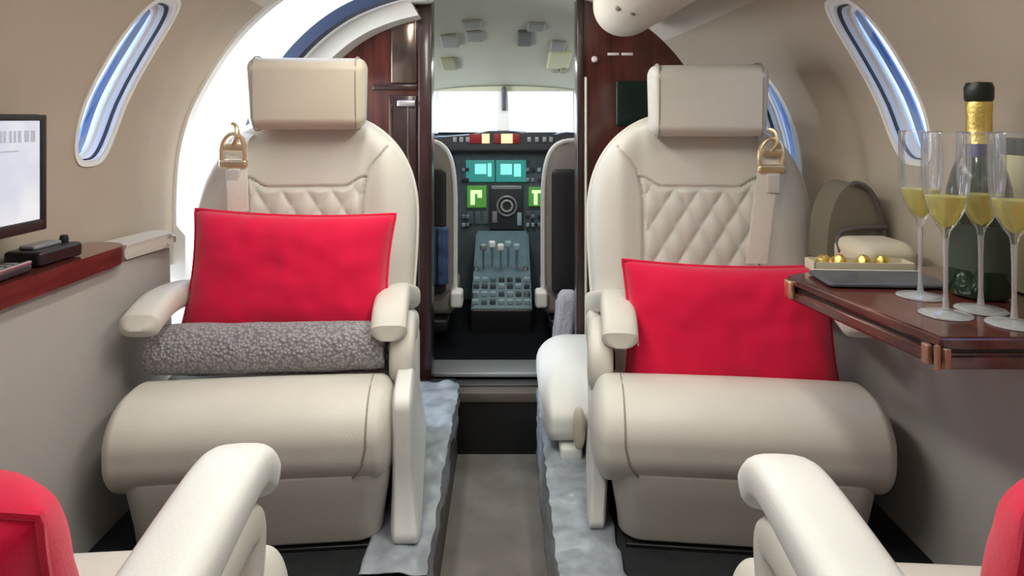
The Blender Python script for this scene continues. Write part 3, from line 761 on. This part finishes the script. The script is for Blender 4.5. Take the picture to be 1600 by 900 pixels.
TZ = .722
def flute(x, y, label, s=1.0):
    t = thing('champagne_flute', label, 'glass', (x, y, TZ), 0, 'champagne flutes on the folding table')
    # outer + inner wall of the bowl
    o = [(.0300, .258), (.0305, .22), (.0300, .19), (.0275, .165), (.022, .145), (.013, .128), (.006, .118), (.0042, .108)]
    i = [(.0008, .1215), (.006, .1245), (.012, .1315), (.0205, .147), (.0260, .166), (.0285, .19), (.0290, .22), (.0286, .258)]
    bm = NB(); lathe(bm, o+[(.0, .106)], 28); tube(bm, [(.0300*math.cos(a*PI/14), .0300*math.sin(a*PI/14), .258) for a in range(28)], .0007, 6, True); build('bowl', bm, 'glass', t)
    bm = NB(); lathe(bm, [(0, .108), (.0042, .108), (.0032, .08), (.003, .03), (.0045, .008), (0, .007)], 16); build('stem', bm, 'glass_foot', t)
    bm = NB(); lathe(bm, [(0, .008), (.006, .0065), (.018, .003), (.033, .0015), (.034, .0005), (.032, 0), (0, 0)], 28); build('foot', bm, 'glass_foot', t)
    bm = NB(); lathe(bm, [(0, .1225), (.0055, .1255), (.0115, .1325), (.0198, .148), (.0252, .1665), (.0255, .168), (0, .168)], 28); build('champagne', bm, 'wine', t)
    return t
flute(.648, 1.06, 'champagne flute standing farthest left, clear of the bottle')
flute(.624, .962, 'second flute from the left, just left of the bottle')
flute(.690, .985, 'champagne flute standing right in front of the dark bottle')
flute(.686, .915, 'champagne flute at the right edge, beyond the bottle on the right')
t = thing('champagne_bottle', 'dark green champagne bottle with gold neck foil and black cap among the flutes', 'bottle', (.743, 1.065, TZ))
bp = [(0, .006), (.030, .0), (.041, .003), (.0445, .012), (.0445, .150), (.043, .170), (.037, .195), (.028, .218), (.020, .238), (.0165, .255), (0, .255)]
bm = NB(); lathe(bm, bp, 40); bo = build('body', bm, 'bottle', t)
bm = NB(); lathe(bm, [(.0222, .230), (.0185, .247), (.0178, .262), (.0178, .285), (.0188, .300), (.0172, .306), (0, .306)], 32); build('gold_foil', bm, 'gold', t)
bm = NB(); lathe(bm, [(.0282, .2175), (.0262, .224), (.0222, .2355), (.0195, .2400)], 32); build('neck_band', bm, 'foilnavy', t)
bm = NB(); lathe(bm, [(.0178, .304), (.0200, .308), (.0205, .326), (.0175, .334), (0, .336)], 24); build('cap', bm, 'foilblack', t)
bm = NB(); lathe(bm, [(.0449, .045), (.0449, .115)], 40); build('label', bm, 'label', t)
# boxed item at the right edge
t = thing('card_box', 'pale yellow box with a dark top band at the right edge of the picture', 'box', (.832, 1.10, TZ), 0)
bm = NB(); rbox(bm, (.016, .055, .112), (.003, .003, .003), (0, 0, .113)); build('body', bm, 'cream_card', t)
bm = NB(); rbox(bm, (.017, .056, .014), (.003, .003, .003), (0, 0, .232)); build('lid', bm, 'char', t)
bm = NB(); box(bm, -.008, .016, -.057, -.0545, .03, .085); build('dark_panel', bm, 'slate', t)
# slate plate and tray of gold wrapped chocolates
t = thing('serving_slate', 'dark slate serving plate on the table behind the flutes', 'plate', (.632, 1.155, TZ), math.radians(-4))
bm = NB(); rbox(bm, (.098, .052, .004), (.012, .012, .003), (0, 0, .0045)); build('slab', bm, 'slate', t)
bm = NB(); rbox(bm, (.094, .0025, .0012), (.002, .002, .001), (0, .044, .0093)); build('rim_line', bm, 'ledge', t)
t = thing('chocolate_tray', 'shallow cream paper tray holding gold chocolates on the table', 'tray', (.645, 1.238, TZ), math.radians(-4))
bm = NB(); box(bm, -.088, .088, -.024, .024, 0, .003); 
for a in ((-.088, .088, -.024, -.021), (-.088, .088, .021, .024), (-.088, -.085, -.024, .024), (.085, .088, -.024, .024)): box(bm, *a, 0, .019)
build('tray_wall', bm, 'choc_white', t, 0)
for k, (dx, lab) in enumerate(((-.062, 'leftmost'), (-.034, 'second from left'), (.008, 'second from right'), (.040, 'rightmost'))):
    bm = NB(); lathe(bm, [(0, .026), (.006, .025), (.011, .020), (.0135, .012), (.014, .002), (.012, 0), (0, 0)], 14)
    for v in bm.verts: v.co += Vector((noise.noise(v.co*90+Vector((k, 0, 0))), noise.noise(v.co*90+Vector((0, k, 3))), 0))*.002
    tag(build('gold_chocolate', bm, 'gold', None, 25, (.645+dx*math.cos(math.radians(-4)), 1.238+dx*math.sin(math.radians(-4)), TZ+.0035)), 'gold wrapped chocolate, %s in the cream tray' % lab, 'chocolate', 'chocolates in the tray')
# rounded taupe cover and cream ledge end behind the right seat
t = thing('side_console', 'taupe rounded side console with a dark rim between the right seat and wall', 'console', (.762, 1.50, .6675))
bm = NB(); pts = []
for k in range(25):
    a = PI*k/24; pts.append((-.004-.062*math.cos(a), .02+.172*math.sin(a)**.8))
prism(bm, pts, -.03, .06); build('arched_cover', bm, 'taupe', t)
bm = NB(); P_ = [(x, -.034, z) for x, z in pts[11:]]; tube(bm, P_, .006, 8); build('dark_rim', bm, 'riser', t)
bm = NB(); rbox(bm, (.062, .070, .042), (.03, .045, .026), (-.005, -.105, .044)); build('cream_cushion', bm, 'choc_white', t)
bm = NB(); tube(bm, spline([(-.066, -.09, .055), (-.05, -.05, .085), (.0, -.038, .096), (.058, -.038, .098)], 6), .005, 8); build('lower_rim', bm, 'riser', t)
t = thing('side_ledge', 'cream side ledge along the right wall beneath the folding table', 'ledge', (0, 0, 0))
bm = NB(); ledge_slab(bm, 1, -1.2, 1.60, .653, .6665, .004); bmesh.ops.bevel(bm, geom=bm.edges[:], offset=.006, segments=2, affect='EDGES')
for v in bm.verts: v.co.z -= .024 if False else 0
build('ledge_top', bm, 'ledge', t)

# ================================================================== COCKPIT
def slab4(bm, pts, th=Vector((0, 0, .02)), mi=0):
    A = [bm.verts.new(p) for p in pts]; B = [bm.verts.new(Vector(p)+th) for p in pts]; n = len(pts)
    for k in range(n): bm.faces.new([A[k], A[(k+1) % n], B[(k+1) % n], B[k]]).material_index = mi
    bm.faces.new(A).material_index = mi; bm.faces.new(B).material_index = mi
bm = NB(); g = []
for j in range(25):
    Y = 2.09+(3.14-2.09)*j/24; t_ = j/24; row = []
    for i in range(25):
        u = -1+2*i/24; zc = 1.40-.255*t_**1.15; row.append(bm.verts.new((u*.62, Y, zc-.20*abs(u)**2.6*(1-.5*t_))))
    g.append(row)
for G in (0,):
    for j in range(24):
        for i in range(24): bm.faces.new([g[j][i], g[j][i+1], g[j+1][i+1], g[j+1][i]])
ck = struct('ceiling_cockpit', bm, 'cock_ceiling'); md = ck.modifiers.new('t', 'SOLIDIFY'); md.thickness = .02; md.offset = 1
def croof(px, py, w_, h_, m, name, dep=.012, r=.01):
    # find the depth where the line of sight meets the headliner
    Y = 2.1
    for k in range(600):
        Y = 2.1+k*.0018; t_ = (Y-2.09)/1.05; x = (px-790)/F*Y; z = 1+(185-py)/F*Y
        zc = 1.40-.255*max(0, t_)**1.15-.20*abs(x/.62)**2.6*(1-.5*t_)
        if z >= zc: break
    bm = NB(); sl = .27; rbox(bm, (w_/F*Y/2, h_/F*Y/2/math.tan(.245)*.26+.004, dep/2), (min(r, w_/F*Y/2), .008, dep/2), mx=T(x, Y, zc-.004) @ Matrix.Rotation(-.25, 4, 'X')); return build(name, bm, m, ck)
M['olive'] = mat('headliner_fitting', (.30, .28, .14), .5); M['olived'] = mat('air_outlet', (.14, .14, .12), .5); M['fit'] = mat('grey_fitting', (.35, .35, .30), .5)
croof(702, 62, 28, 50, 'fit', 'overhead_fitting'); croof(701, 98, 24, 50, 'olive', 'overhead_fitting')
croof(741, 55, 26, 40, 'fit', 'overhead_fitting'); croof(738, 36, 30, 30, 'fit', 'overhead_fitting')
croof(820, 58, 24, 60, 'olived', 'air_outlet'); croof(838, 40, 28, 30, 'fit', 'overhead_fitting')
croof(872, 70, 24, 40, 'fit', 'overhead_fitting'); croof(874, 92, 36, 70, 'cream_card', 'oxygen_mask'); croof(868, 106, 12, 30, 'olive', 'overhead_fitting'); croof(880, 108, 10, 24, 'olive', 'overhead_fitting')
# windshield frame
bm = NB()
prism(bm, [(-.62, 1.125), (.62, 1.125), (.62, 1.30), (-.62, 1.30)], 3.13, 3.17)
wf = struct('wall_front', bm, 'cock_ceiling', 0)
bm = NB(); prism(bm, [(-.040, .93), (.020, .93), (.010, 1.14), (-.032, 1.14)], 3.14, 3.18); build('centre_post', bm, 'white', wf)  # coloured white for the windshield glare washing over the post
bm = NB(); rbox(bm, (.011, .02, .055), (.008, .008, .01), (-.008, 3.12, 1.09)); build('compass', bm, 'slate', wf)
bm = NB(); prism(bm, [(-.62, .2), (.62, .2), (.62, .935), (-.62, .935)], 3.20, 3.24); build('lower_bulkhead', bm, 'black', wf)
for s in (-1, 1):
    bm = NB(); box(bm, s*.60-.012, s*.60+.012, 2.1, 3.2, .15, .93); box(bm, s*.60-.012, s*.60+.012, 2.14, 2.35, .93, 1.20); box(bm, s*.60-.012, s*.60+.012, 2.14, 3.2, 1.14, 1.20)
    struct('wall_cockpit_left' if s < 0 else 'wall_cockpit_right', bm, 'black', 0)
    bm = NB(); prism(bm, [(s*.315, .93), (s*.33, .93), (s*.325, 1.14), (s*.310, 1.14)], 3.14, 3.17); build('side_post', bm, 'shade_frame', wf)
    bm = NB(); slab4(bm, [(s*.03, 3.16, .93), (s*.6, 3.16, .93), (s*.6, 3.15, 1.13), (s*.03, 3.15, 1.13)], Vector((0, .004, 0))); struct('window_%d' % (11 if s < 0 else 12), bm, 'pane', 0)
# instrument panel and glareshield
t = thing('instrument_panel', 'dark instrument panel with lit displays under the windshield', 'instrument panel', (0, 3.0, .24))
YP = 3.0
def pr(x0, x1, y0, y1, Ya, dep, m, name, par, bev=.002):
    a = at(x0, y1, Ya); b = at(x1, y0, Ya); bm = NB(); L_ = par.matrix_world if False else None
    o = Vector(par.location) if par.type == 'EMPTY' else Vector(par.parent.location)
    box(bm, a.x-o.x, b.x-o.x, Ya-dep-o.y, Ya-o.y, a.z-o.z, b.z-o.z, min(bev, dep*.4)); return build(name, bm, m, par)
bm = NB(); rbox(bm, (.58, .09, .42), (.01, .01, .01), (0, .10, .26)); build('face_panel', bm, 'panel', t)
bm = NB(); P_ = [(-.60, .62), (.60, .62), (.60, .655), (.28, .70), (.25, .70), (.22, .685), (.10, .690), (.04, .705), (-.08, .705), (-.14, .690), (-.30, .678), (-.60, .655)]
prism(bm, P_, -.08, .14); bmesh.ops.bevel(bm, geom=bm.edges[:], offset=.006, segments=2, affect='EDGES'); gs = build('glareshield', bm, 'char', t)
for a in ((733, 753, 'redlamp'), (753, 765, 'amber'), (772, 782, 'redlamp'), (783, 801, 'amber'), (801, 812, 'redlamp')):
    pr(a[0], a[1], 209, 224, 2.92, .006, a[2], 'warning_light', t)
for x in (708, 718, 728, 824, 836, 848, 858): pr(x, x+6, 214, 222, 2.92, .006, 'grey', 'switch', t)
TP = 3.005
for a in ((728, 773, 250, 284), (775, 822, 250, 284)): pr(*a, TP, .008, 'teal', 'display', t)
for a in ((742, 760, 256, 272), (762, 768, 255, 276), (782, 800, 256, 273), (803, 814, 256, 276)): pr(*a, TP-.008, .003, 'teal_bright', 'display_readout', t)
for a in ((730, 760, 290, 324), (826, 848, 292, 322)): pr(*a, TP, .008, 'green', 'display', t)
for a in ((735, 753, 297, 303), (735, 742, 297, 320), (746, 753, 303, 309), (831, 845, 297, 302), (834, 840, 297, 320)): pr(*a, TP-.008, .003, 'green_bright', 'display_readout', t)
pr(765, 817, 288, 358, TP, .018, 'char', 'radar_unit', t); pr(768, 815, 290, 296, TP-.016, .006, 'grey', 'radar_trim', t)
pr(769, 777, 330, 348, TP-.016, .006, 'grey', 'radar_key', t); pr(808, 815, 332, 352, TP-.016, .006, 'key', 'radar_key', t)
for r_, m_ in ((.042, 'grey'), (.024, 'fit')):
    bm = NB(); c = at(792, 322, 2.982)-Vector((0, 3.0, .24)); tube(bm, [(c.x+r_*math.cos(a*PI/12), c.y, c.z+r_*math.sin(a*PI/12)) for a in range(24)], .005, 8, True); build('radar_ring', bm, m_, t)
random.seed(4)
for x in (722, 728, 822, 830, 840, 852):
    for y in (262, 278, 335, 348): pr(x, x+5, y, y+6, TP, .01, random.choice(['grey', 'char', 'key']), 'knob', t)
for x0 in (730, 742, 754, 822, 834): pr(x0, x0+9, 330, 350, TP, .006, 'panel', 'gauge', t)
# centre pedestal
t = thing('centre_pedestal', 'blue-grey throttle pedestal with levers and keys between the pilot seats', 'pedestal', (-.02, 2.75, .24))
bm = NB(); poly = [(.24, .27), (.24, -.035), (-.20, -.035), (-.20, .04), (-.12, .08), (0, .14), (.10, .18)]
prism(bm, poly, -.110, .120, axis='x'); bmesh.ops.bevel(bm, geom=bm.edges[:], offset=.008, segments=2, affect='EDGES'); build('housing', bm, 'pedestal', t)
random.seed(8)
def onped(y):  # height of the sloping top
    P_ = [(-.20, .04), (-.12, .08), (0, .14), (.10, .18), (.24, .27)]
    for (a, b), (c, d) in zip(P_[:-1], P_[1:]):
        if a <= y <= c: return b+(d-b)*(y-a)/(c-a)
    return .1
for j, y in enumerate((-.165, -.125, -.085, -.05)):
    for i in range(7):
        x = -.095+i*.033; z = onped(y); bm = NB(); box(bm, x-.011, x+.011, y-.011, y+.011, z-.004, z+.012, .002); build('key', bm, random.choice(['key', 'key', 'pedestal', 'slate']), t)
for i, x in enumerate((-.07, -.035, 0, .03, .065)):
    y = .02+.02*(i % 2); z = onped(y); bm = NB(); tube(bm, [(x, y, z), (x, y-.02, z+.06), (x, y-.03, z+.085)], .005, 8); lv = build('lever', bm, 'steel', t)
    bm = NB(); rbox(bm, (.014, .012, .014), (.008, .008, .008), (x, y-.03, z+.092)); build('lever_knob', bm, random.choice(['white', 'char', 'grey', 'key']), lv)
for s in (-1, 1):
    for y in (-.14, .0): 
        bm = NB(); z = onped(y); lathe(bm, [(0, .02), (.010, .018), (.012, 0)], 14, (s*.10, y+.01, z)); build('trim_knob', bm, 'steel', t)
bm = NB(); rbox(bm, (.116, .008, .045), (.01, .006, .01), (.005, -.204, 0)); build('front_cover', bm, 'black', t)
# crossbar of yokes
for s in (-1, 1):
    t = thing('control_yoke', 'dark control yoke in front of the %s pilot position' % ('left' if s < 0 else 'right'), 'yoke', (s*.36, 2.85, .62))
    bm = NB(); tube(bm, spline([(-.07, 0, .06), (-.085, -.01, .01), (-.05, 0, -.03), (0, .01, -.04), (.05, 0, -.03), (.085, -.01, .01), (.07, 0, .06)], 5), .010, 8); build('wheel', bm, 'black', t)
    bm = NB(); tube(bm, [(0, .01, -.04), (0, .12, -.04)], .012, 8); build('column', bm, 'char', t)
# pilot seats
def pilot_seat(s, x, label):
    t = thing('pilot_seat', label, 'seat', (x, 2.45, .24))
    bm = NB(); rbox(bm, (.165, .04, .29), (.06, .035, .11), (0, 0, .385), nc=9); build('backrest', bm, 'seatgrey', t)
    pts = []
    for k in range(41):
        a = -.15+ (PI+.3)*k/40; c, d = math.cos(a), math.sin(a); pts.append((math.copysign(abs(c)**.42, c)*.172, -.02, .385+math.copysign(abs(d)**.55, d)*.297 if d > 0 else .385-.26*min(1, -d/.15)))
    pts = [(p[0], p[1], p[2]) for p in pts]
    bm = NB(); tube(bm, [(.195, -.03, .11), (.175, -.02, .15)]+pts+[(-.175, -.02, .15), (-.195, -.03, .11)], .0085, 8); build('white_trim', bm, 'white', t)
    bm = NB(); rbox(bm, (.17, .16, .05), (.03, .04, .03), (0, .14, .10)); build('seat_cushion', bm, 'seatgrey', t)
    for q in (-1, 1): bm = NB(); rbox(bm, (.022, .035, .03), (.01, .014, .012), (q*.178, -.03, .12)); build('hinge_cover', bm, 'white', t)
    bm = NB(); box(bm, -.15, .15, -.06, .2, 0, .05, .01); build('base', bm, 'black', t)
    bm = NB(); rbox(bm, (.11, .01, .22), (.02, .006, .02), (-s*.032, -.048, .36)); build('back_panel', bm, 'char' , t)
    return t
pilot_seat(-1, -.352, 'grey pilot seat with white edge trim and blue cloth, left of the pedestal')
pilot_seat(1, .305, 'grey pilot seat with white edge trim right of the pedestal')
bm = NB(); g = []
for i in range(13):
    row = []
    for j in range(17):
        x = -.285+.085*i/12; z = .62-.20*j/16; row.append(bm.verts.new((x, 2.375+.008*math.sin(i*1.3)+.004*math.sin(j), z)))
    g.append(row)
for i in range(12):
    for j in range(16): bm.faces.new([g[i][j], g[i+1][j], g[i+1][j+1], g[i][j+1]])
o = build('blue_cloth', bm, 'blue_cloth'); md = o.modifiers.new('t', 'SOLIDIFY'); md.thickness = .012; tag(o, 'blue cloth hanging over the back of the left pilot seat', 'cloth')
bm = NB(); rbox(bm, (.034, .03, .10), (.02, .02, .04), (.195, 2.25, .33), fn=lambda p: (p[0]+.012*p[2]/.1+.004*noise.noise(p*60), p[1]+.004*noise.noise(p*50), p[2]))
tag(build('fleece_cover', bm, 'sheep'), 'white fleece cover hanging just inside the cockpit doorway on the right', 'cover')
